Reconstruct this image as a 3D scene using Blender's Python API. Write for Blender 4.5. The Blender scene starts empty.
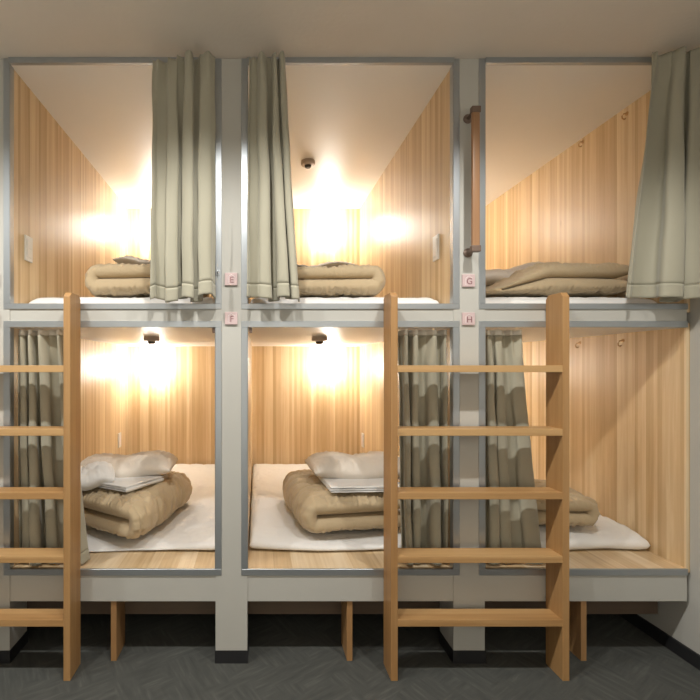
import bpy, bmesh, math, random
from mathutils import Vector, Matrix, noise
sc = bpy.context.scene
COL = sc.collection
PI = math.pi
# ---------------------------------------------------------------- measures
# facade plane is y = 0, the corridor is y < 0, camera 2.2 m in front, eye 1.372 m
EYE, DIST, FPX = 1.372, 2.2, 474.0
VX, VY = 257.0, 367.0
def fx(px, Z=DIST): return (px - VX) / FPX * Z
def fz(py, Z=DIST): return EYE + (VY - py) / FPX * Z
CEIL = 2.80
PITCH = 237 / 215.5
BAYS = [(-1.146, -0.192), (-0.045, 0.910), (1.055, 1.995)]
COLS = [(-1.293, -1.146), (-0.192, -0.045), (0.910, 1.055)]
ZU0, ZU1 = 1.645, 2.775      # upper sleeping space
ZL0, ZL1 = 0.4365, 1.556     # lower sleeping space
YB = 2.0                     # depth of the sleeping space
# ---------------------------------------------------------------- helpers
def tagit(o, label=None, cat=None, group=None, kind=None):
    if label: o['label'] = label
    if cat: o['category'] = cat
    if group: o['group'] = group
    if kind: o['kind'] = kind
    return o
def thing(name, loc, label, cat, group=None, rz=0.0):
    o = bpy.data.objects.new(name, None); COL.objects.link(o)
    o.empty_display_size = 0.05
    o.location = loc; o.rotation_euler = (0, 0, rz)
    return tagit(o, label, cat, group)
def obj(name, bm, mat, parent=None, smooth=False, local=False, angle=None):
    """world-space bmesh -> mesh object; re-expressed in the parent's frame"""
    if parent is not None and not local:
        off = Vector((0, 0, 0)); p = parent; M = Matrix.Identity(4)
        chain = []
        while p is not None:
            chain.append(p); p = p.parent
        for p in reversed(chain):
            M = M @ (Matrix.Translation(p.location) @ p.rotation_euler.to_matrix().to_4x4())
        bm.transform(M.inverted())
    bmesh.ops.recalc_face_normals(bm, faces=bm.faces[:])
    me = bpy.data.meshes.new(name); bm.to_mesh(me); bm.free()
    if mat: me.materials.append(mat)
    if smooth:
        for p in me.polygons: p.use_smooth = True
    o = bpy.data.objects.new(name, me); COL.objects.link(o)
    if parent is not None: o.parent = parent
    if angle: me.set_sharp_from_angle(angle=math.radians(angle))
    return o
def box(bm, x0, x1, y0, y1, z0, z1, bev=0.0, seg=2):
    r = bmesh.ops.create_cube(bm, size=1.0)
    vs = r['verts']
    for v in vs:
        v.co = Vector(((x0 + x1) / 2 + v.co.x * (x1 - x0), (y0 + y1) / 2 + v.co.y * (y1 - y0), (z0 + z1) / 2 + v.co.z * (z1 - z0)))
    if bev > 0:
        es = list({e for v in vs for e in v.link_edges})
        bmesh.ops.bevel(bm, geom=es, offset=bev, segments=seg, profile=0.6, affect='EDGES')
    return bm
def B(*a, **k):
    return box(bmesh.new(), *a, **k)
def cyl(bm, c, r1, r2, h, axis='Z', seg=32):
    r = bmesh.ops.create_cone(bm, cap_ends=True, segments=seg, radius1=r1, radius2=r2, depth=h)
    M = Matrix.Identity(4)
    if axis == 'Y': M = Matrix.Rotation(PI / 2, 4, 'X')
    if axis == 'X': M = Matrix.Rotation(PI / 2, 4, 'Y')
    bmesh.ops.transform(bm, matrix=Matrix.Translation(c) @ M, verts=r['verts'])
    return bm
def lathe(bm, c, prof, seg=32, axis='Z'):
    rings = []
    for r, h in prof:
        ring = []
        for k in range(seg):
            a = 2 * PI * k / seg
            d = (r * math.cos(a), r * math.sin(a), h)
            if axis == 'Y': d = (d[0], h, d[1])
            if axis == 'X': d = (h, d[0], d[1])
            ring.append(bm.verts.new((c[0] + d[0], c[1] + d[1], c[2] + d[2])))
        rings.append(ring)
    for a, b in zip(rings, rings[1:]):
        for k in range(seg):
            bm.faces.new((a[k], a[(k + 1) % seg], b[(k + 1) % seg], b[k]))
    for ring in (rings[0], rings[-1]):
        try: bm.faces.new(ring)
        except ValueError: pass
    return bm
def tube(bm, pts, r, seg=10):
    rings = []
    n = len(pts)
    for i, p in enumerate(pts):
        p = Vector(p)
        d = Vector(pts[min(i + 1, n - 1)]) - Vector(pts[max(i - 1, 0)])
        d.normalize()
        up = Vector((0, 0, 1)) if abs(d.z) < .9 else Vector((1, 0, 0))
        a = d.cross(up).normalized(); b = d.cross(a).normalized()
        rings.append([bm.verts.new(p + r * (math.cos(2 * PI * k / seg) * a + math.sin(2 * PI * k / seg) * b)) for k in range(seg)])
    for a, b in zip(rings, rings[1:]):
        for k in range(seg):
            bm.faces.new((a[k], a[(k + 1) % seg], b[(k + 1) % seg], b[k]))
    bm.faces.new(rings[0]); bm.faces.new(rings[-1])
    return bm
# ---------------------------------------------------------------- materials
class NT:
    def __init__(s, name):
        s.m = bpy.data.materials.new(name); s.m.use_nodes = True
        s.t = s.m.node_tree; s.n = s.t.nodes; s.l = s.t.links
        s.b = s.n['Principled BSDF']
    def node(s, typ, **k):
        n = s.n.new(typ)
        for a, v in k.items(): setattr(n, a, v)
        return n
    def link(s, a, b): s.l.new(a, b)
    def math(s, op, a, b=None, c=None):
        n = s.node('ShaderNodeMath', operation=op)
        for i, v in enumerate((a, b, c)):
            if v is None: continue
            if isinstance(v, (int, float)): n.inputs[i].default_value = v
            else: s.link(v, n.inputs[i])
        return n.outputs[0]
    def ramp(s, fac, stops, interp='LINEAR'):
        n = s.node('ShaderNodeValToRGB'); n.color_ramp.interpolation = interp
        e = n.color_ramp.elements
        while len(e) < len(stops): e.new(0.5)
        for k, (p, c) in enumerate(stops):
            e[k].position = p; e[k].color = (*c, 1) if len(c) == 3 else c
        s.link(fac, n.inputs[0]); return n.outputs[0]
    def noise(s, vec, scale, detail=2, rough=0.5, dist=0.0, w=None):
        n = s.node('ShaderNodeTexNoise')
        n.inputs['Scale'].default_value = scale; n.inputs['Detail'].default_value = detail
        n.inputs['Roughness'].default_value = rough; n.inputs['Distortion'].default_value = dist
        if vec is not None: s.link(vec, n.inputs['Vector'])
        return n.outputs[0]
    def mix(s, fac, a, b, blend='MIX'):
        n = s.node('ShaderNodeMix', data_type='RGBA', blend_type=blend)
        for sock, v in ((n.inputs[0], fac), (n.inputs[6], a), (n.inputs[7], b)):
            if isinstance(v, (int, float)): sock.default_value = v
            elif isinstance(v, tuple): sock.default_value = (*v, 1)
            else: s.link(v, sock)
        return n.outputs[2]
    def bump(s, h, strength=0.3, dist=0.01):
        n = s.node('ShaderNodeBump'); n.inputs['Strength'].default_value = strength; n.inputs['Distance'].default_value = dist
        s.link(h, n.inputs['Height']); s.link(n.outputs[0], s.b.inputs['Normal'])
    def comb(s, x, y, z):
        n = s.node('ShaderNodeCombineXYZ')
        for i, v in enumerate((x, y, z)):
            if isinstance(v, (int, float)): n.inputs[i].default_value = v
            else: s.link(v, n.inputs[i])
        return n.outputs[0]
    def coords(s):
        t = s.node('ShaderNodeTexCoord'); p = s.node('ShaderNodeSeparateXYZ'); s.link(t.outputs['Object'], p.inputs[0])
        return t.outputs['Object'], p.outputs[0], p.outputs[1], p.outputs[2]
def flat(name, col, rough=0.6, metal=0.0, bump=0.0, bscale=200, spec=None, var=0.0):
    s = NT(name); s.b.inputs['Roughness'].default_value = rough; s.b.inputs['Metallic'].default_value = metal
    s.b.inputs['Base Color'].default_value = (*col, 1)
    if spec is not None: s.b.inputs['Specular IOR Level'].default_value = spec
    o, x, y, z = s.coords()
    if var > 0:
        n = s.noise(o, 3.0, 4, .6)
        s.link(s.mix(n, tuple(c * (1 - var) for c in col), tuple(min(1, c * (1 + var)) for c in col)), s.b.inputs['Base Color'])
    if bump > 0:
        s.bump(s.noise(o, bscale, 3), bump, 0.002)
    return s.m
def wood_strips(name, cols, width, along='Z', rough=0.33, coat=0.0, grain=0.5):
    """laminated strips: random tone per strip, long grain"""
    s = NT(name); o, x, y, z = s.coords()
    if along == 'Z': h, l = s.math('ADD', x, s.math('MULTIPLY', y, 1.0)), z
    elif along == 'Y': h, l = x, y
    else: h, l = s.math('ADD', y, z), x
    # irregular strip widths by a slow warp
    wv = s.noise(s.comb(s.math('MULTIPLY', h, 7.0), 0.0, 0.0), 1.0, 2, .5)
    hh = s.math('ADD', s.math('DIVIDE', h, width), s.math('MULTIPLY', wv, 1.6))
    cell = s.math('FLOOR', hh)
    wn = s.node('ShaderNodeTexWhiteNoise', noise_dimensions='2D')
    seg = s.math('MULTIPLY', cell, 0.37)
    s.link(s.comb(cell, seg, 0.0), wn.inputs['Vector'])
    g = s.noise(s.comb(s.math('MULTIPLY', h, 60.0), s.math('MULTIPLY', l, 1.6), cell), 1.0, 4, .6, .4)
    g2 = s.noise(s.comb(s.math('MULTIPLY', h, 14.0), s.math('MULTIPLY', l, 1.1), 0.0), 1.0, 4, .65, 1.3)
    f = s.math('ADD', s.math('MULTIPLY', wn.outputs[0], 0.36), s.math('ADD', s.math('MULTIPLY', g, grain * .66), s.math('MULTIPLY', g2, .36)))
    c = s.ramp(f, [(0.28, cols[0]), (0.54, cols[1]), (0.80, cols[2])])
    # small knots
    vo = s.node('ShaderNodeTexVoronoi'); vo.inputs['Scale'].default_value = 1.0
    s.link(s.comb(s.math('MULTIPLY', h, 7.0), s.math('MULTIPLY', l, 2.6), 0.3), vo.inputs['Vector'])
    k = s.ramp(vo.outputs['Distance'], [(0.0, (1, 1, 1)), (0.05, (.4, .4, .4)), (0.09, (0, 0, 0))])
    c = s.mix(s.math('MULTIPLY', k, 0.4), c, tuple(v * .5 for v in cols[0]))
    s.link(c, s.b.inputs['Base Color'])
    s.b.inputs['Roughness'].default_value = rough
    s.b.inputs['Coat Weight'].default_value = coat
    return s.m
def fabric(name, col, rough=0.9, weave=900, wr=0.0, sheen=0.2, trans=0.0, var=0.06):
    s = NT(name); o, x, y, z = s.coords()
    n = s.noise(o, 5.0, 3)
    s.link(s.mix(n, tuple(c * (1 - var) for c in col), tuple(min(1, c * (1 + var)) for c in col)), s.b.inputs['Base Color'])
    s.b.inputs['Roughness'].default_value = rough
    s.b.inputs['Sheen Weight'].default_value = sheen
    s.b.inputs['Specular IOR Level'].default_value = 0.25
    hgt = s.noise(o, weave, 1)
    if wr > 0:
        w = s.noise(o, 14.0, 4, .55, 1.2)
        hgt = s.math('ADD', s.math('MULTIPLY', hgt, 0.12), s.math('MULTIPLY', w, 1.0))
        s.bump(hgt, wr, 0.012)
    else:
        s.bump(hgt, 0.12, 0.002)
    if trans > 0:
        tr = s.node('ShaderNodeBsdfTranslucent'); tr.inputs[0].default_value = (*col, 1)
        mx = s.node('ShaderNodeMixShader'); mx.inputs[0].default_value = trans
        out = s.n['Material Output']
        s.link(s.b.outputs[0], mx.inputs[1]); s.link(tr.outputs[0], mx.inputs[2]); s.link(mx.outputs[0], out.inputs[0])
    return s.m
M = {}
M['panel'] = wood_strips('honey_wood_panel', [(.54, .36, .18), (.68, .495, .285), (.84, .685, .46)], 0.024, 'Z', 0.40)
M['board'] = wood_strips('wood_bed_board', [(.46, .30, .15), (.66, .48, .28), (.84, .68, .48)], 0.07, 'Y', 0.3, grain=.8)
M['ladV'] = wood_strips('orange_pine_upright', [(.31, .155, .056), (.40, .212, .080), (.48, .28, .118)], 0.10, 'Z', 0.45, grain=.9)
M['ladX'] = wood_strips('orange_pine_rung', [(.34, .175, .062), (.46, .255, .100), (.57, .35, .155)], 0.10, 'X', 0.45, grain=.9)
M['brown'] = wood_strips('dark_brown_board', [(.10, .068, .045), (.13, .088, .058), (.16, .108, .07)], 0.12, 'X', 0.5)
M['legw'] = wood_strips('orange_support_board', [(.33, .17, .07), (.40, .22, .09), (.46, .26, .12)], 0.12, 'Z', 0.5)
M['white_ceiling'] = flat('off_white_laminate', (.86, .84, .81), 0.42, var=0.02)
def paint():
    s = NT('woven_wall_covering'); o, x, y, z = s.coords()
    n = s.noise(o, 2.5, 3); f = s.noise(s.comb(s.math('MULTIPLY', x, 260), s.math('MULTIPLY', y, 260), s.math('MULTIPLY', z, 60)), 1, 2)
    c = s.mix(n, (.485, .475, .44), (.54, .53, .49)); c = s.mix(s.math('MULTIPLY', f, .25), c, (.46, .44, .40))
    s.link(c, s.b.inputs['Base Color']); s.b.inputs['Roughness'].default_value = .65
    s.bump(f, .25, .001); return s.m
M['paint'] = paint()
M['ceil'] = flat('textured_ceiling_paper', (.74, .68, .61), 0.75, bump=.5, bscale=45, var=.05)
M['alu'] = flat('satin_aluminium', (.44, .47, .50), 0.36, 0.8, var=.03)
M['black'] = flat('black_vinyl_base', (.018, .018, .02), 0.5)
M['plastic'] = flat('white_plastic', (.80, .78, .74), 0.35)
M['beige_plastic'] = flat('beige_plastic', (.50, .40, .32), 0.45)
M['darkplastic'] = flat('dark_sensor_plastic', (.05, .04, .035), 0.4)
M['darkmetal'] = flat('dark_bronze_metal', (.20, .14, .11), 0.45, 0.4)
M['brass'] = flat('brass', (.55, .34, .16), 0.35, 0.9)
M['plaque'] = flat('pale_pink_plaque', (.62, .47, .47), 0.4, var=.05)
M['plaque_mark'] = flat('plaque_lettering', (.27, .13, .14), 0.5)
M['plaque_white'] = flat('plaque_white_lettering', (.85, .78, .78), 0.5)
M['grip'] = wood_strips('reddish_wood_grip', [(.28, .14, .07), (.34, .18, .09), (.42, .24, .13)], 0.05, 'Z', 0.35)
M['curtain'] = fabric('sage_beige_curtain_cloth', (.43, .405, .315), 0.62, 1200, sheen=.3, trans=0.06)
M['tape'] = fabric('white_heading_tape', (.74, .72, .66), .9)
M['duvet'] = fabric('tan_duvet_cotton', (.53, .415, .265), 0.8, 1200, wr=.5)
M['pillow'] = fabric('beige_pillow_linen', (.80, .73, .65), 0.9, 1500, wr=.4)
M['sheet'] = fabric('white_cotton_sheet', (.89, .885, .88), 0.9, 1500, wr=.5, var=.01)
def lampmat():
    s = NT('glowing_frosted_glass'); s.b.inputs['Base Color'].default_value = (1, .96, .9, 1)
    s.b.inputs['Emission Color'].default_value = (1.0, .965, .895, 1); s.b.inputs['Emission Strength'].default_value = LAMP
    return s.m
LAMP = 38.0
M['lamp'] = lampmat()
def carpet():
    s = NT('grey_streaked_carpet'); o, x, y, z = s.coords()
    def streak(ang, sc1):
        ca, sa = math.cos(ang), math.sin(ang)
        u = s.math('ADD', s.math('MULTIPLY', x, ca), s.math('MULTIPLY', y, sa))
        v = s.math('SUBTRACT', s.math('MULTIPLY', y, ca), s.math('MULTIPLY', x, sa))
        return s.noise(s.comb(s.math('MULTIPLY', u, sc1), s.math('MULTIPLY', v, sc1 * .12), 0), 1.0, 4, .6)
    a = streak(.5, 45); b = streak(2.2, 45)
    msk = s.ramp(s.noise(o, 5.0, 1), [(.47, (0, 0, 0)), (.53, (1, 1, 1))])
    f = s.mix(msk, a, b)
    c = s.ramp(f, [(.3, (.060, .062, .058)), (.55, (.082, .084, .077)), (.75, (.120, .120, .110))])
    s.link(c, s.b.inputs['Base Color']); s.b.inputs['Roughness'].default_value = .85
    s.bump(s.noise(o, 400, 2), .5, .003)
    return s.m
M['carpet'] = carpet()
# ---------------------------------------------------------------- room shell
XL, XR, YF, YBK = -2.75, 2.012, -3.3, YB + 0.03
def struct(name, bm, mat): return tagit(obj(name, bm, mat), kind='structure')
struct('floor', B(XL - .1, XR + .1, YF - .1, YBK + .1, -0.05, 0.0), M['carpet'])
struct('ceiling', B(XL - .1, XR + .1, YF - .1, YBK + .1, CEIL, CEIL + .06), M['ceil'])
struct('wall_right', B(XR, XR + .1, YF - .1, YBK + .1, 0.0, CEIL), M['paint'])
struct('wall_left', B(XL - .1, XL, YF - .1, YBK + .1, 0.0, CEIL), M['paint'])
struct('wall_back', B(XL, XR, YBK, YBK + .1, 0.0, CEIL), M['paint'])
struct('wall_front', B(XL, XR, YF - .1, YF, 0.0, CEIL), M['paint'])
struct('wall_facade_left', B(XL, COLS[0][0], 0.0, .04, 0.0, CEIL), M['paint'])
struct('baseboard_right', B(XR - .012, XR, YF, YBK, 0.0, .065, bev=.002), M['black'])
tn = [0]
def trim(bm, mat):
    tn[0] += 1
    return struct('trim_%d' % tn[0], bm, mat)
for x0, x1 in COLS:
    bm = B(x0, x1, -.004, .0015, .41, CEIL); box(bm, x0 + .0205, x1 - .0205, .0015, .16, .41, CEIL); box(bm, x0, x1, -.004, .16, .059, .41)
    trim(bm, M['paint'])
    trim(B(x0 - .003, x1 + .003, -.007, .165, 0.0, .059), M['black'])
# rails between the columns (boarded band between the two rows, beam under the lower row)
for i, (x0, x1) in enumerate(BAYS):
    trim(B(x0, x1, 0.0, .03, 1.585, 1.640), M['paint'])
    trim(B(x0, x1, 0.0, .03, .285, .407), M['paint'])
    trim(B(x0, x1, .16, .18, .142, .415), M['brown'])
# boards standing under the beds
for i, (x0, x1) in enumerate(BAYS):
    xm = (x0 + x1) / 2 + (.0, .0, .0)[i]
    n = ['upright wooden support board under the left lower bed', 'upright wooden support board under the middle lower bed', 'upright wooden support board under the right lower bed'][i]
    o = obj('support_board', B(xm - .013, xm + .013, .012, .158, 0.0, .41, bev=.001), M['legw'])
    tagit(o, n, 'support board', 'support boards under the lower beds')
# ---------------------------------------------------------------- sleeping cubicles
POS = {(0, 1): 'upper left', (1, 1): 'upper middle', (2, 1): 'upper right', (0, 0): 'lower left', (1, 0): 'lower middle', (2, 0): 'lower right'}
FW = .028
def cubicle(i, up):
    x0, x1 = BAYS[i]
    z0, z1 = (ZU0, ZU1) if up else (ZL0, ZL1)
    extra = {(0, 1): 'with drawn-back curtain on its right side', (1, 1): 'with white switch on its right wall', (2, 1): 'with hooks high on the right wall',
             (0, 0): 'with the bed seen right of the ladder', (1, 0): 'with the bed seen left of the wide ladder', (2, 0): 'with hooks on its tan right wall'}[(i, up)]
    t = thing('sleeping_cubicle', ((x0 + x1) / 2, 0, z0), '%s wood-lined sleeping cubicle %s' % (POS[(i, up)], extra), 'sleeping cubicle', 'sleeping cubicles of the built-in bunk wall')
    e = .02
    obj('side_panel', B(x0 - e, x0, .031 if False else .002, YB, z0 - .02, z1 + .02), M['panel'], t)
    obj('side_panel', B(x1, x1 + (e if i < 2 else .016), .002, YB, z0 - .02, z1 + .02), M['panel'], t)
    obj('back_panel', B(x0 - e, x1 + (e if i < 2 else .016), YB, YB + .02, z0 - .02, z1 + .02), M['panel'], t)
    obj('ceiling_panel', B(x0, x1, .004, YB, z1, z1 + .018), M['white_ceiling'], t)
    if not up:
        obj('bed_board', B(x0, x1, .003, YB, z0 - .022, z0 - .002), M['board'], t)
    else:
        obj('bed_board', B(x0, x1, .032, YB, z0 - .02, z0), M['board'], t)
    # aluminium angle round the opening
    fr = []
    xr = x1 + FW if i < 2 else x1
    if up:
        fr.append(('frame_rail', (x0 - FW, xr, -.007, .004, 1.640, 1.666)))
        fr.append(('frame_rail', (x0, x1, -.016, .004, 2.774, CEIL)))
        zz = (1.666, CEIL)
    else:
        fr.append(('frame_rail', (x0 - FW, xr, -.007, .003, .407, .4365)))
        fr.append(('frame_rail', (x0 - FW, xr, -.007, .004, 1.556, 1.585)))
        zz = (.4365, 1.556)
    fr.append(('frame_stile', (x0 - FW, x0, -.007, -.003, *zz)))
    if i < 2: fr.append(('frame_stile', (x1, x1 + FW, -.007, -.003, *zz)))
    # thin return lip into the opening
    fr.append(('frame_stile', (x0, x0 + .003, -.007, .03, *zz)))
    if i < 2: fr.append(('frame_stile', (x1 - .003, x1, -.007, .03, *zz)))
    merged = {}
    for nm, a in fr:
        key = nm + ('b' if nm == 'frame_rail' and a[4] > z0 + .3 else '') + ('r' if nm == 'frame_stile' and a[0] > x0 + .1 else '')
        bm = merged.setdefault(key, bmesh.new()); box(bm, *a, bev=.0012, seg=1)
    for key, bm in merged.items():
        obj('frame_rail' if 'rail' in key else 'frame_stile', bm, M['alu'], t)
    return t
for up in (0, 1):
    for i in range(3): cubicle(i, up)
# ---------------------------------------------------------------- ladders
def ladder(xl, xr, label):
    y0, y1 = -.13, -.0075
    t = thing('ladder', ((xl + xr) / 2, y1, 0), label, 'ladder', 'wooden bunk ladders')
    tk = .030
    for a in (xl, xr - tk):
        bm = bmesh.new(); box(bm, a, a + tk, y0, y1, 0.0, 1.70)
        # clipped top corners
        es = [e for e in bm.edges if all(v.co.z > 1.69 for v in e.verts) and abs(e.verts[0].co.y - e.verts[1].co.y) < 1e-6]
        bmesh.ops.bevel(bm, geom=es, offset=.018, segments=1, affect='EDGES')
        bmesh.ops.bevel(bm, geom=[e for e in bm.edges], offset=.0015, segments=1, affect='EDGES')
        obj('upright', bm, M['ladV'], t)
    for k in range(5):
        zt = 1.372 - (620.0 - 367) * 2.07 / 474 + .278 * k
        obj('rung', B(xl + tk - .001, xr - tk + .001, y0 + .001, y0 + .098, zt - .030, zt, bev=.002), M['ladX'], t)
    return t
XA = fx(391, 2.07); XB = fx(569.6, 2.07)
ladder(XA, XB, 'wide wooden ladder in front of the column between middle and right beds')
xl1 = fx(70.2, 2.07)
ladder(xl1 - (XB - XA), xl1, 'wooden ladder cut off by the left edge of the picture')
# ---------------------------------------------------------------- soft goods
def resample(path, n):
    P = [Vector(p) for p in path]
    L = [0]
    for a, b in zip(P, P[1:]): L.append(L[-1] + (b - a).length)
    out = []
    for k in range(n + 1):
        d = L[-1] * (0.5 - 0.5 * math.cos(PI * k / n)) * .5 + L[-1] * (k / n) * .5
        j = 0
        while j < len(L) - 2 and L[j + 1] < d: j += 1
        f = (d - L[j]) / max(1e-9, L[j + 1] - L[j])
        out.append(P[j].lerp(P[j + 1], min(1, f)))
    return out, L[-1]
def soft(path, length, thick, na=70, nb=50, ea=5, eb=5, pa=.5, pb=.5, wr=.010, seed=0, pucker=.0, spread=0.0, pinch=(), inner=0):
    """thick cloth body swept along a folded centre line; returns bmesh in local frame (p = x, along = y, z up)"""
    pts, L = resample(path, na)
    bm = bmesh.new(); so = Vector((seed * 7.31, seed * 3.17, seed * 5.7))
    top, bot = [], []
    for i, c in enumerate(pts):
        a = 2 * i / na - 1
        t0 = pts[max(i - 1, 0)]; t1 = pts[min(i + 1, na)]
        d = (t1 - t0).normalized(); n = Vector((-d.y, d.x))
        ra = max(0.0, 1 - abs(a) ** ea) ** pa
        rt, rb = [], []
        for j in range(nb + 1):
            b = math.sin(PI / 2 * (2 * j / nb - 1))
            b = .5 * b + .5 * (2 * j / nb - 1)
            rbv = max(0.0, 1 - abs(b) ** eb) ** pb
            h = thick / 2 * ra * rbv
            for pq, pd in pinch: h *= 1 - pd * math.exp(-((b * length / 2 - pq + .02 * noise.noise(Vector((c.x * 9, c.y * 9, seed)))) / .016) ** 2)
            q = b * length / 2 * (1 + spread * noise.noise(Vector((c.x * 4, c.y * 9, seed))))
            base = Vector((c.x, q, c.y))
            w = noise.noise(base * 5 + so) * .6 + noise.noise(Vector((base.x * 16, base.y * 7, base.z * 16)) + so) * .35 + noise.noise(base * 30 + so) * .12
            rid = 1 - abs(noise.noise(Vector((base.x * 9 + base.y * 5, base.y * 9 - base.x * 4, base.z * 5)) + so)) * 2
            w -= max(0, rid - .72) * 2.6
            rid2 = 1 - abs(noise.noise(Vector((base.x * 22 - base.y * 9, base.y * 14 + base.x * 12, base.z * 9)) - so)) * 2
            w -= max(0, rid2 - .70) * 1.1
            edge = min(ra, rbv)
            pk = pucker * math.sin(i * 1.9 + seed) * (1 - min(1, rbv * 1.05)) + pucker * math.sin(j * 1.7 + seed) * (1 - min(1, ra * 1.05))
            if pucker > 0 and nb >= 50:
                de = (1 - abs(b)) * length / 2
                ph2 = 3 * noise.noise(Vector((c.x * 5, c.y * 5, seed + (1 if b > 0 else 5))))
                pk += .0055 * math.sin((L * i / na) / .030 * 2 * PI + 2.5 * ph2 + de * 14) * math.exp(-de / .075) * (rbv ** .5)
            dz = wr * w * edge + pk
            hi = ho = h
            if inner:
                hi = thick / 2 * ra * max(0.0, 1 - abs(b) ** 11) ** pb
                if inner < 0: hi, ho = h, hi
                dz = dz * (0.15 if inner > 0 else 1)
            nn = Vector((n.x, 0, n.y))
            dzb = wr * noise.noise(base * 7 - so) * edge
            rt.append(bm.verts.new(base + nn * (hi + dz)))
            if i in (0, na) or j in (0, nb): rb.append(rt[-1])
            else: rb.append(bm.verts.new(base - nn * (ho + (wr * w * edge + pk if inner > 0 else (.15 * dzb if inner < 0 else dzb * .7)))))
        top.append(rt); bot.append(rb)
    for g in (top, bot):
        for i in range(na):
            for j in range(nb):
                q = [g[i][j], g[i + 1][j], g[i + 1][j + 1], g[i][j + 1]]
                try: bm.faces.new(q)
                except ValueError: pass
    return bm
def place(bm, loc, rz=0.0, rx=0.0, ry=0.0):
    bm.transform(Matrix.Translation(loc) @ Matrix.Rotation(rz, 4, 'Z') @ Matrix.Rotation(ry, 4, 'Y') @ Matrix.Rotation(rx, 4, 'X')); return bm
def upath(w, gap, r=None, layers=2, flip=False, sag=.0):
    """zig-zag fold: layers joined alternately at +x / -x; gap between layer centres"""
    pts = []
    for k in range(layers):
        z = k * gap
        xs = [-w / 2, w / 2] if k % 2 == 0 else [w / 2, -w / 2]
        n = 14
        for s in range(n + 1):
            f = s / n
            pts.append((xs[0] + (xs[1] - xs[0]) * f, z - sag * math.sin(PI * f)))
        if k < layers - 1:
            cx = xs[1]; sgn = 1 if xs[1] > 0 else -1
            for s in range(1, 8):
                th = -PI / 2 + PI * s / 8
                pts.append((cx + sgn * math.cos(th) * gap * .38, z + gap / 2 + math.sin(th) * gap / 2))
    if flip: pts = [(-p[0], p[1]) for p in pts]
    return pts
def sof(name, bm, mat, label, cat, group=None):
    o = obj(name, bm, M[mat], None, smooth=True)
    # put the origin at the base of the thing
    me = o.data
    c = sum((v.co for v in me.vertices), Vector()) / len(me.vertices); zmin = min(v.co.z for v in me.vertices)
    c.z = zmin
    me.transform(Matrix.Translation(-c)); o.location = c
    if label: tagit(o, label, cat, group)
    return o
# --- mattresses
def mattress(i, up, label, y0, th=.09, dip=None):
    x0, x1 = BAYS[i]; z0 = (ZU0 if up else ZL0) + .002
    w = x1 - x0 - .012
    L = YB - .015 - y0
    path = [(-w / 2 + w * k / 20, 0) for k in range(21)]
    bm = soft(path, L, th, na=70, nb=90, ea=26, eb=44, pa=.5, pb=.5, wr=.009, seed=i * 3 + up * 11 + 1)
    place(bm, ((x0 + x1) / 2, y0 + L / 2, z0 + th / 2))
    for v in bm.verts:
        # the padded front edge slumps
        f = max(0.0, 1 - (v.co.y - y0) / .20)
        tz = (v.co.z - z0) / th
        v.co.z -= (.028 * f * f) * max(0, tz)
        v.co.y += .010 * math.sin(v.co.x * 9 + i * 2) * f + .012 * noise.noise(Vector((v.co.x * 5, 0, i))) * f
        if dip:
            dx, dy = (v.co.x - dip[0]) / dip[2], (v.co.y - dip[1]) / dip[3]
            e = math.exp(-(dx * dx + dy * dy) ** 1.35)
            v.co.z -= dip[4] * e * max(0, min(1, tz))
        if v.co.z < z0: v.co.z = z0 + .0005
    return sof('mattress', bm, 'sheet', label, 'mattress', 'white-sheeted mattresses')
mattress(0, 0, 'white-sheeted mattress in the lower left cubicle', .19, dip=(-.74, .55, .52, .66, .064))
mattress(1, 0, 'white-sheeted mattress in the lower middle cubicle', .19, dip=(.52, .58, .50, .60, .048))
mattress(2, 0, 'white-sheeted mattress in the lower right cubicle', .19)
mattress(0, 1, 'white-sheeted mattress edge in the upper left cubicle', .14)
mattress(1, 1, 'white-sheeted mattress edge in the upper middle cubicle', .14)
mattress(2, 1, 'white-sheeted mattress edge in the upper right cubicle', .14)
ZM = ZL0 + .092; ZMU = ZU0 + .092
DG, PG, SG = 'folded tan duvets on the beds', 'beige pillows on the folded duvets', 'folded white sheets on the duvets'
def duvet(w, gap, length, th, loc, rz, label, flip=False, layers=2, seed=1, wr=.022, rx=0, ry=0, pinch=(), shear=0.0, taper=None):
    bm = soft(upath(w, gap, layers=layers, flip=flip), length, th * 1.07, na=190, nb=100, ea=9, eb=3.6, pa=.5, pb=.5, wr=wr, seed=seed, pucker=.004, pinch=pinch, inner=(-1 if flip else 1))
    for v in bm.verts:
        if shear: v.co.y -= shear * v.co.x
        if taper:
            f = min(1, max(.22, (v.co.x - taper[0]) / (taper[1] - taper[0])))
            v.co.z = (v.co.z + th / 2) * f - th / 2
    place(bm, loc, rz, rx, ry)
    return sof('duvet', bm, 'duvet', label, 'duvet', DG)
def pillow(w, l, th, loc, rz, label, mat='pillow', seed=1, rx=0, ry=0, name='pillow', cat='pillow', group=PG):
    path = [(-w / 2 + w * k / 10, 0.012 * math.sin(k)) for k in range(11)]
    bm = soft(path, l, th, na=60, nb=50, ea=3.2, eb=3.2, pa=.62, pb=.62, wr=.014, seed=seed, pucker=.003)
    place(bm, loc, rz, rx, ry)
    return sof(name, bm, mat, label, cat, group)
def sheet(w, gap, l, loc, rz, label, seed=1, flip=False, layers=3, rx=0, ry=0):
    bm = soft(upath(w, gap, layers=layers, flip=flip), l, gap * .95, na=70, nb=30, ea=30, eb=16, wr=.004, seed=seed)
    place(bm, loc, rz, rx, ry)
    return sof('folded_sheet', bm, 'sheet', label, 'sheet', SG)
R_ = math.radians
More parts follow.
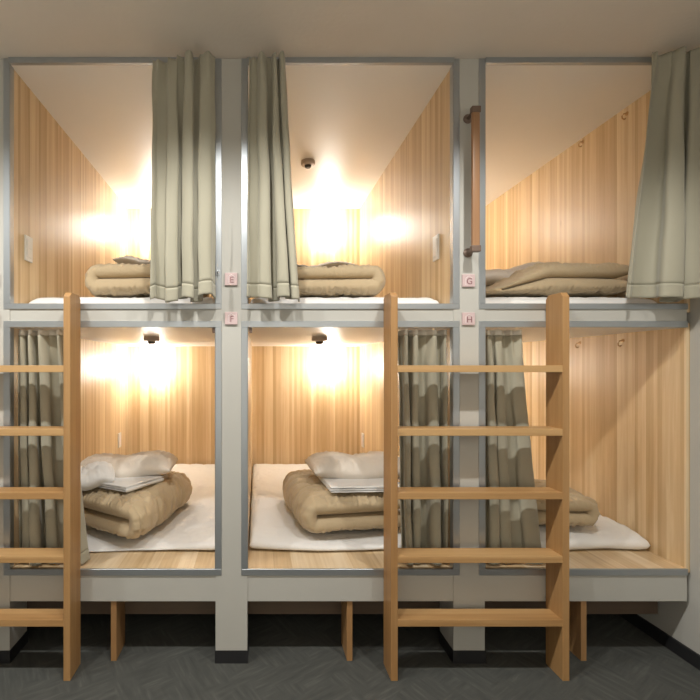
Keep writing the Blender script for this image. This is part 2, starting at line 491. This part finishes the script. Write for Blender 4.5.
# lower left: bend to the right, one corner towards the viewer
duvet(.42, .108, .80, .106, (-.745, .66, ZM + .014), R_(-12), shear=.42, label='tan duvet folded double on the lower left bed', seed=2, pinch=((-.16, .3), (.12, .15)))
sheet(.34, .011, .30, (-.76, .50, ZM + .188), R_(-30), 'white sheet folded on the lower left duvet', seed=3)
pillow(.56, .34, .135, (-.78, .66, ZM + .248), R_(2), 'plump beige pillow topping the lower left duvet', seed=4, ry=R_(-2))
pillow(.30, .26, .12, (-.955, .44, ZM + .235), R_(20), 'small white cloth bundle beside the lower left ladder upright', 'sheet', seed=5, name='cloth_bundle', cat='cloth bundle', group='white cloth bundles')
# lower middle
duvet(.50, .104, .78, .102, (.52, .63, ZM + .024), R_(5), shear=-.10, label='tan duvet folded double on the lower middle bed', flip=True, seed=6, pinch=((.10, .2),))
sheet(.40, .011, .34, (.57, .45, ZM + .190), R_(4), 'white sheet folded on the lower middle duvet', seed=7, flip=True)
pillow(.58, .36, .145, (.60, .62, ZM + .252), R_(3), 'plump beige pillow topping the lower middle duvet', seed=8)
# lower right
duvet(.56, .085, .50, .084, (1.44, .48, ZM + .052), R_(-4), 'tan duvet folded on the lower right bed behind the ladder', seed=9)
# upper left
duvet(.56, .090, .50, .089, (-.56, .48, ZMU + .056), R_(4), 'tan duvet folded on the upper left bed', flip=True, seed=10, ry=R_(-2))
pillow(.40, .28, .05, (-.60, .56, ZMU + .23), 0.0, 'pale beige pillow behind the upper left curtain', seed=11)
# upper middle
duvet(.60, .08, .50, .079, (.31, .48, ZMU + .052), R_(-3), 'tan duvet folded on the upper middle bed', seed=12, pinch=((-.1, .3),))
pillow(.48, .32, .04, (.31, .54, ZMU + .195), R_(-3), 'flat beige pillow topping the upper middle duvet', seed=13)
# upper right
duvet(.70, .088, .50, .086, (1.60, .48, ZMU + .055), R_(2), taper=(-.42, -.10), label='tan duvet folded on the upper right bed', flip=True, seed=14, pinch=((.1, .25),))
pillow(.46, .32, .11, (1.50, .68, ZMU + .175), R_(0), ry=R_(-9), label='pale beige pillow slumped left of the upper right duvet', seed=15)
# ---------------------------------------------------------------- curtains
def curtain(label, group, xt, xb, zt, zb, yc, folds, at, ab, seed, hem=.06, tape=False, ztop=None, zbot=None, ydrift=0.0):
    """xt, xb: (left, right) at top and bottom; pleated sheet; zbot(s) bottom edge; parts: drape cloth, hem, heading tape"""
    ns, nt = folds * 34, 70
    x_c = (xt[0] + xt[1]) / 2
    ns = max(ns, 130)
    root = thing('curtain', (x_c, yc, zb), label, 'curtain', group)
    rnd = random.Random(seed)
    npl = 2 * PI * max(5, abs(xt[1] - xt[0]) / .045)
    ph = [rnd.uniform(-.9, .9) for _ in range(folds + 2)]
    amp = [rnd.uniform(.6, 1.25) for _ in range(folds + 2)]
    def pt(s, t, off=0.0):
        k = folds * (s + .075 * math.sin(2 * PI * s * 1.0 + seed) - .075 * math.sin(seed) * (1 - s) - .075 * math.sin(2 * PI + seed) * s); i = int(min(folds - 1, k)); f = k - i
        p = ph[i] * (1 - f) + ph[i + 1] * f
        am = amp[i] * (1 - f) + amp[i + 1] * f
        g = .5 - .5 * math.cos(PI * min(1, t / .9)); 
        # pleats loosen downward: fewer folds matter
        A = at * (1 - g) + ab * g
        th = 2 * PI * k + p * (.3 + .9 * t)
        y = yc + ydrift * s + A * am * math.sin(th) + .35 * A * math.sin(th * .5 + 1.3 * seed) * g
        y += .010 * noise.noise(Vector((s * 5, t * 2.5, seed)))* (t + .2)
        if t < .14:                                   # pinch pleats at the heading
            y += .012 * math.sin(npl * s + .7) * (1 - t / .14) ** .7
        gx = t ** 1.15
        xl = xt[0] * (1 - gx) + xb[0] * gx; xr = xt[1] * (1 - gx) + xb[1] * gx
        x = xl + (xr - xl) * s - abs(xr - xl) / folds * .17 * min(1, .35 + t * 1.4) * math.sin(2 * th) * min(1, s * 8, (1 - s) * 8)
        x += .006 * noise.noise(Vector((s * 4, t * 5, seed + 3)))
        z0 = ztop(s) if ztop else zt
        z1 = zbot(s) if zbot else zb
        return Vector((x, y + off, z0 + (z1 - z0) * t))
    def patch(t0, t1, n, name, mat, th, off=0.0):
        bm = bmesh.new(); g = []
        for j in range(n + 1):
            t = t0 + (t1 - t0) * j / n
            g.append([bm.verts.new(pt(s / ns, t, off)) for s in range(ns + 1)])
        for j in range(n):
            for s in range(ns):
                bm.faces.new((g[j][s], g[j][s + 1], g[j + 1][s + 1], g[j + 1][s]))
        o = obj(name, bm, M[mat], root, smooth=True)
        m = o.modifiers.new('thick', 'SOLIDIFY'); m.thickness = th; m.offset = 0
        return o
    H = (zt - zb)
    th = 1 - hem / H
    patch(0.0 if not tape else .022, th, nt, 'drape', 'curtain', .0025)
    patch(th, 1.0, 6, 'hem', 'curtain', .0050)
    if tape: patch(0.0, .024, 2, 'heading_tape', 'tape', .004, .002)
    return root
UG, LG = 'long curtains of the upper cubicles', 'curtains of the lower cubicles'
def f3(px, py, Z): return fx(px, Z), fz(py, Z)
# upper left cubicle, gathered at its right side
curtain('sage beige curtain gathered at the right of the upper left cubicle', UG, (fx(153, 2.14), fx(215, 2.14)), (fx(151, 2.13), fx(215, 2.13)), 2.776, 1.685, -.066, 3, .022, .046, 3,
        ztop=lambda s: 2.757 if s < .42 else 2.776, zbot=lambda s: 1.672 + .02 * max(0, s - .3) + .012 * math.sin(s * 16))
curtain('sage beige curtain gathered at the left of the upper middle cubicle', UG, (fx(249, 2.14), fx(285, 2.14)), (fx(247, 2.13), fx(300, 2.13)), 2.776, 1.685, -.062, 3, .022, .040, 8,
        zbot=lambda s: 1.682 - .006 * s + .006 * math.sin(s * 11))
curtain('broad sage curtain at the far right of the upper right cubicle', UG, (fx(652, 2.13), 1.985), (fx(627, 2.12), 1.98), 2.785, 1.675, -.078, 2, .022, .048, 21,
        zbot=lambda s: 1.678 + .01 * math.sin(s * 7))
# lower ones hang inside the openings
curtain('curtain behind the left-edge ladder in the lower left cubicle', LG, (-1.140, fx(63, 2.25)), (-1.140, fx(88, 2.26)), 1.548, .446, .060, 4, .022, .034, 5, tape=True, hem=.05)
curtain('curtain behind the wide ladder at right of the lower middle cubicle', LG, (fx(399, 2.25), .902), (fx(402, 2.26), .902), 1.548, .446, .060, 4, .022, .034, 12, tape=True, hem=.05)
curtain('curtain behind the wide ladder at left of the lower right cubicle', LG, (1.062, fx(522, 2.25)), (1.062, fx(541, 2.26)), 1.548, .446, .060, 3, .022, .034, 17, tape=True, hem=.05)
# ---------------------------------------------------------------- lamps on the back walls
LW = ['upper left', 'upper middle', 'upper right', 'lower left', 'lower middle', 'lower right']
lx = [-.895, .618, 1.32]
for up in (1, 0):
    for i in range(3):
        x = lx[i]; z = 2.555 if up else 1.375
        t = thing('wall_lamp', (x, YB, z), 'glowing white wall lamp on the back wall of the %s cubicle' % POS[(i, up)], 'wall lamp', 'wall lamps inside the cubicles')
        obj('mounting_plate', lathe(bmesh.new(), (x, YB, z), [(.001, 0), (.05, 0), (.05, -.012), (.042, -.018), (.001, -.018)], axis='Y'), M['plastic'], t, smooth=True, angle=40)
        obj('arm', cyl(bmesh.new(), (x, YB - .035, z), .012, .012, .05, 'Y', 16), M['plastic'], t, smooth=True, angle=40)
        prof = [(.001, -.088), (.03, -.087), (.055, -.078), (.068, -.06), (.073, -.03), (.073, .05), (.070, .085), (.064, .088), (.001, .088)]
        obj('glass_shade', lathe(bmesh.new(), (x, YB - .125, z), prof, seg=24), M['lamp'], t, smooth=True)
# ---------------------------------------------------------------- detectors on cubicle ceilings
for x, y, z, lb in ((fx(308, 3.23), 3.23 - DIST, ZU1, 'round beige heat detector on the ceiling of the upper middle cubicle'),
                    (fx(151.7, 2.86), 2.86 - DIST, ZL1, 'round beige heat detector on the ceiling of the lower left cubicle'),
                    (fx(319.5, 2.86), 2.86 - DIST, ZL1, 'round beige heat detector on the ceiling of the lower middle cubicle')):
    t = thing('heat_detector', (x, y, z), lb, 'heat detector', 'heat detectors on the cubicle ceilings')
    obj('housing', lathe(bmesh.new(), (x, y, z - .0005), [(.001, 0), (.047, 0), (.048, -.02), (.044, -.027), (.024, -.030), (.001, -.030)]), M['beige_plastic'], t, smooth=True, angle=40)
    obj('sensor_cap', lathe(bmesh.new(), (x, y, z - .028), [(.001, 0), (.023, 0), (.022, -.012), (.016, -.018), (.001, -.018)]), M['darkplastic'], t, smooth=True, angle=40)
# ---------------------------------------------------------------- switches / sockets on side walls
def plate(x, y, z, side, w, h, label, kind):
    d = 1 if side == 'L' else -1                 # 'L' : on a left wall, faces +x
    t = thing(kind, (x, y, z), label, kind.replace('_', ' '))
    xa, xb = sorted((x, x + d * .008))
    obj('cover_plate', B(xa, xb, y - w / 2, y + w / 2, z - h / 2, z + h / 2, bev=.002), M['plastic'], t)
    xa, xb = sorted((x + d * .006, x + d * .011))
    if kind == 'light_switch':
        obj('rocker', B(xa, xb, y - w * .28, y + w * .28, z - h * .36, z - .001, bev=.001), M['plastic'], t)
        obj('rocker', B(xa, xb, y - w * .28, y + w * .28, z + .001, z + h * .36, bev=.001), M['plastic'], t)
    else:
        obj('socket_face', B(xa, xb, y - w * .28, y + w * .28, z - h * .34, z + h * .34, bev=.001), M['plaque_white'], t)
plate(BAYS[0][0], .17, 1.962, 'L', .072, .125, 'white light switch on the left wall of the upper left cubicle', 'light_switch')
plate(BAYS[1][1], .20, 1.975, 'R', .072, .125, 'white light switch on the right wall of the upper middle cubicle', 'light_switch')
plate(BAYS[0][0], 1.74, .765, 'L', .075, .12, 'white wall socket on the left wall of the lower left cubicle', 'wall_socket')
plate(BAYS[1][1], 1.86, .745, 'R', .075, .12, 'white wall socket on the right wall of the lower middle cubicle', 'wall_socket')
# ---------------------------------------------------------------- coat hooks on the right wall
xw = BAYS[2][1]
for px, py, lb in ((583, 143, 'brass coat hook on upper right cubicle wall, farther from the curtain'), (627, 115, 'brass coat hook on upper right cubicle wall, close to the curtain'),
                   (580, 344, 'brass coat hook on lower right cubicle wall, beside the ladder'), (623, 342, 'brass coat hook on lower right cubicle wall, away from the ladder')):
    Z = FPX * xw / (px - VX); y = Z - DIST; z = fz(py, Z)
    t = thing('coat_hook', (xw, y, z), lb, 'coat hook', 'brass coat hooks on the right-hand walls')
    obj('back_plate', lathe(bmesh.new(), (xw, y, z + .008), [(.001, 0), (.011, 0), (.010, -.003), (.001, -.004)], seg=20, axis='X'), M['brass'], t, smooth=True, angle=40)
    pts = [(xw - .003, y, z + .008), (xw - .018, y, z + .006), (xw - .027, y, z - .006), (xw - .026, y, z - .018), (xw - .016, y, z - .024), (xw - .009, y, z - .018)]
    obj('prong', tube(bmesh.new(), pts, .0035), M['brass'], t, smooth=True)
# ---------------------------------------------------------------- grab handle on the column
xh = .976
t = thing('grab_handle', (xh, 0, 1.90), 'wooden grab handle on dark brackets, on the column right of centre', 'grab handle')
zt_, zb_ = 2.520, 1.900
obj('grip', B(xh - .017, xh + .017, -.092, -.072, zb_ + .004, zt_ - .004, bev=.006, seg=3), M['grip'], t, smooth=True, angle=40)
for z in (zt_, zb_):
    b = obj('bracket', lathe(bmesh.new(), (xh, -.004, z), [(.001, 0), (.021, 0), (.021, -.006), (.011, -.012), (.010, -.080), (.001, -.082)], seg=20, axis='Y'), M['darkmetal'], t, smooth=True, angle=40)
    s_ = 1 if z == zb_ else -1
    obj('socket_cup', B(xh - .020, xh + .020, -.095, -.069, z - .014, z + .014, bev=.003), M['darkmetal'], b)
# ---------------------------------------------------------------- bed letter plaques
def letter(ch, x, y, z, size, parent, name, mat):
    cu = bpy.data.curves.new('tmp', 'FONT'); cu.body = ch; cu.size = size; cu.align_x = 'CENTER'; cu.align_y = 'CENTER'; cu.extrude = .0006
    o = bpy.data.objects.new('tmp', cu); COL.objects.link(o)
    bpy.context.view_layer.update()
    me = bpy.data.meshes.new_from_object(o.evaluated_get(bpy.context.evaluated_depsgraph_get()))
    bpy.data.objects.remove(o)
    bm = bmesh.new(); bm.from_mesh(me); bpy.data.meshes.remove(me)
    bm.transform(Matrix.Translation((x, y, z)) @ Matrix.Rotation(PI / 2, 4, 'X'))
    return obj(name, bm, mat, parent)
def plaque(px, py, ch, label):
    x, z = fx(px), fz(py); s = .029
    t = thing('letter_plaque', (x, -.004, z), label, 'plaque', 'pink letter plaques on the columns')
    obj('plate', B(x - s, x + s, -.014, -.004, z - s, z + s, bev=.002), M['plaque'], t)
    if ch:
        letter(ch, x + .003, -.0146, z - .005, .040, t, 'letter', M['plaque_mark'])
        bm = bmesh.new()
        tube(bm, [(x - .014, -.0146, z + .010), (x + .001, -.0146, z + .021), (x + .016, -.0146, z + .010)], .0012, 6)
        tube(bm, [(x - .014, -.0146, z + .010), (x - .014, -.0146, z - .021), (x - .006, -.0146, z - .021)], .0010, 6)
        obj('house_mark', bm, M['plaque_white'], t)
plaque(231.3, 279.5, 'E', 'upper pink plaque lettered E on the left centre column')
plaque(231.3, 318.5, 'F', 'lower pink plaque lettered F on the left centre column')
plaque(467.5, 281, 'G', 'upper pink plaque lettered G below the grab handle')
plaque(467.5, 319, 'H', 'lower pink plaque lettered H on the right centre column')
plaque(-6, 280, None, 'upper plaque at the left edge column, mostly cut off')
plaque(-6, 320, None, 'lower plaque at the left edge column, mostly cut off')
# small fittings: tie-back hook beside the upper left curtain
x, z = fx(218), fz(273)
t = thing('tieback_hook', (x, -.007, z), 'small silver tieback hook beside the upper left curtain', 'hook')
obj('hook_plate', B(x - .008, x + .008, -.011, -.007, z - .012, z + .012, bev=.001), M['alu'], t)
obj('prong', tube(bmesh.new(), [(x, -.010, z), (x, -.026, z - .004), (x, -.030, z + .010)], .0028), M['alu'], t, smooth=True)
for px, lb in ((213.5, 'small dark catch at the top right corner of the lower left opening'), (250.5, 'small dark catch at the top left corner of the lower middle opening')):
    x = fx(px)
    o = obj('curtain_catch', B(x - .007, x + .007, .006, .026, 1.531, 1.556, bev=.003), M['darkmetal'])
    tagit(o, lb, 'catch', 'curtain catches at the opening corners')
# ---------------------------------------------------------------- lights
def spot(x, y, e, size=104):
    l = bpy.data.lights.new('corridor_downlight', 'SPOT'); l.energy = e; l.spot_size = math.radians(size); l.spot_blend = .4
    l.shadow_soft_size = .03; l.color = (1.0, .985, .93)
    o = bpy.data.objects.new('corridor_downlight', l); COL.objects.link(o); o.location = (x, y, CEIL - .03)
for x in (-2.32, -1.22, -.12, .975): spot(x, -1.10, 62, 146)
for k, (xa, xb) in enumerate(BAYS + [(-2.25, -1.29)]):          # added unseen fill at the front wall, standing in for lit cubicles opposite
    for z0, z1, e in ((ZU0, ZU1, 6.5), (ZL0, ZL1, 5.2)):
        l = bpy.data.lights.new('corridor_fill', 'AREA'); l.shape = 'RECTANGLE'; l.size = xb - xa; l.size_y = z1 - z0; l.energy = e; l.color = (1, .94, .86)
        o = bpy.data.objects.new('corridor_fill', l); COL.objects.link(o); o.location = ((xa + xb) / 2, YF + .02, (z0 + z1) / 2); o.rotation_euler = (PI / 2, 0, PI)
w = bpy.data.worlds.new('world'); sc.world = w; w.use_nodes = True
w.node_tree.nodes['Background'].inputs[0].default_value = (.9, .93, 1, 1); w.node_tree.nodes['Background'].inputs[1].default_value = .05
# ---------------------------------------------------------------- camera
cam = bpy.data.cameras.new('camera'); co = bpy.data.objects.new('camera', cam); COL.objects.link(co)
co.location = (0, -DIST, EYE); co.rotation_euler = (PI / 2, 0, 0)
cam.sensor_width = 36; cam.lens = FPX / 700 * 36; cam.shift_x = (350 - VX) / 700; cam.shift_y = (VY - 350) / 700
cam.clip_start = .01
sc.camera = co
sc.view_settings.view_transform = 'Standard'; sc.view_settings.look = 'None'; sc.view_settings.gamma = 1; sc.view_settings.use_curve_mapping = False
sc.view_settings.exposure = 0.0
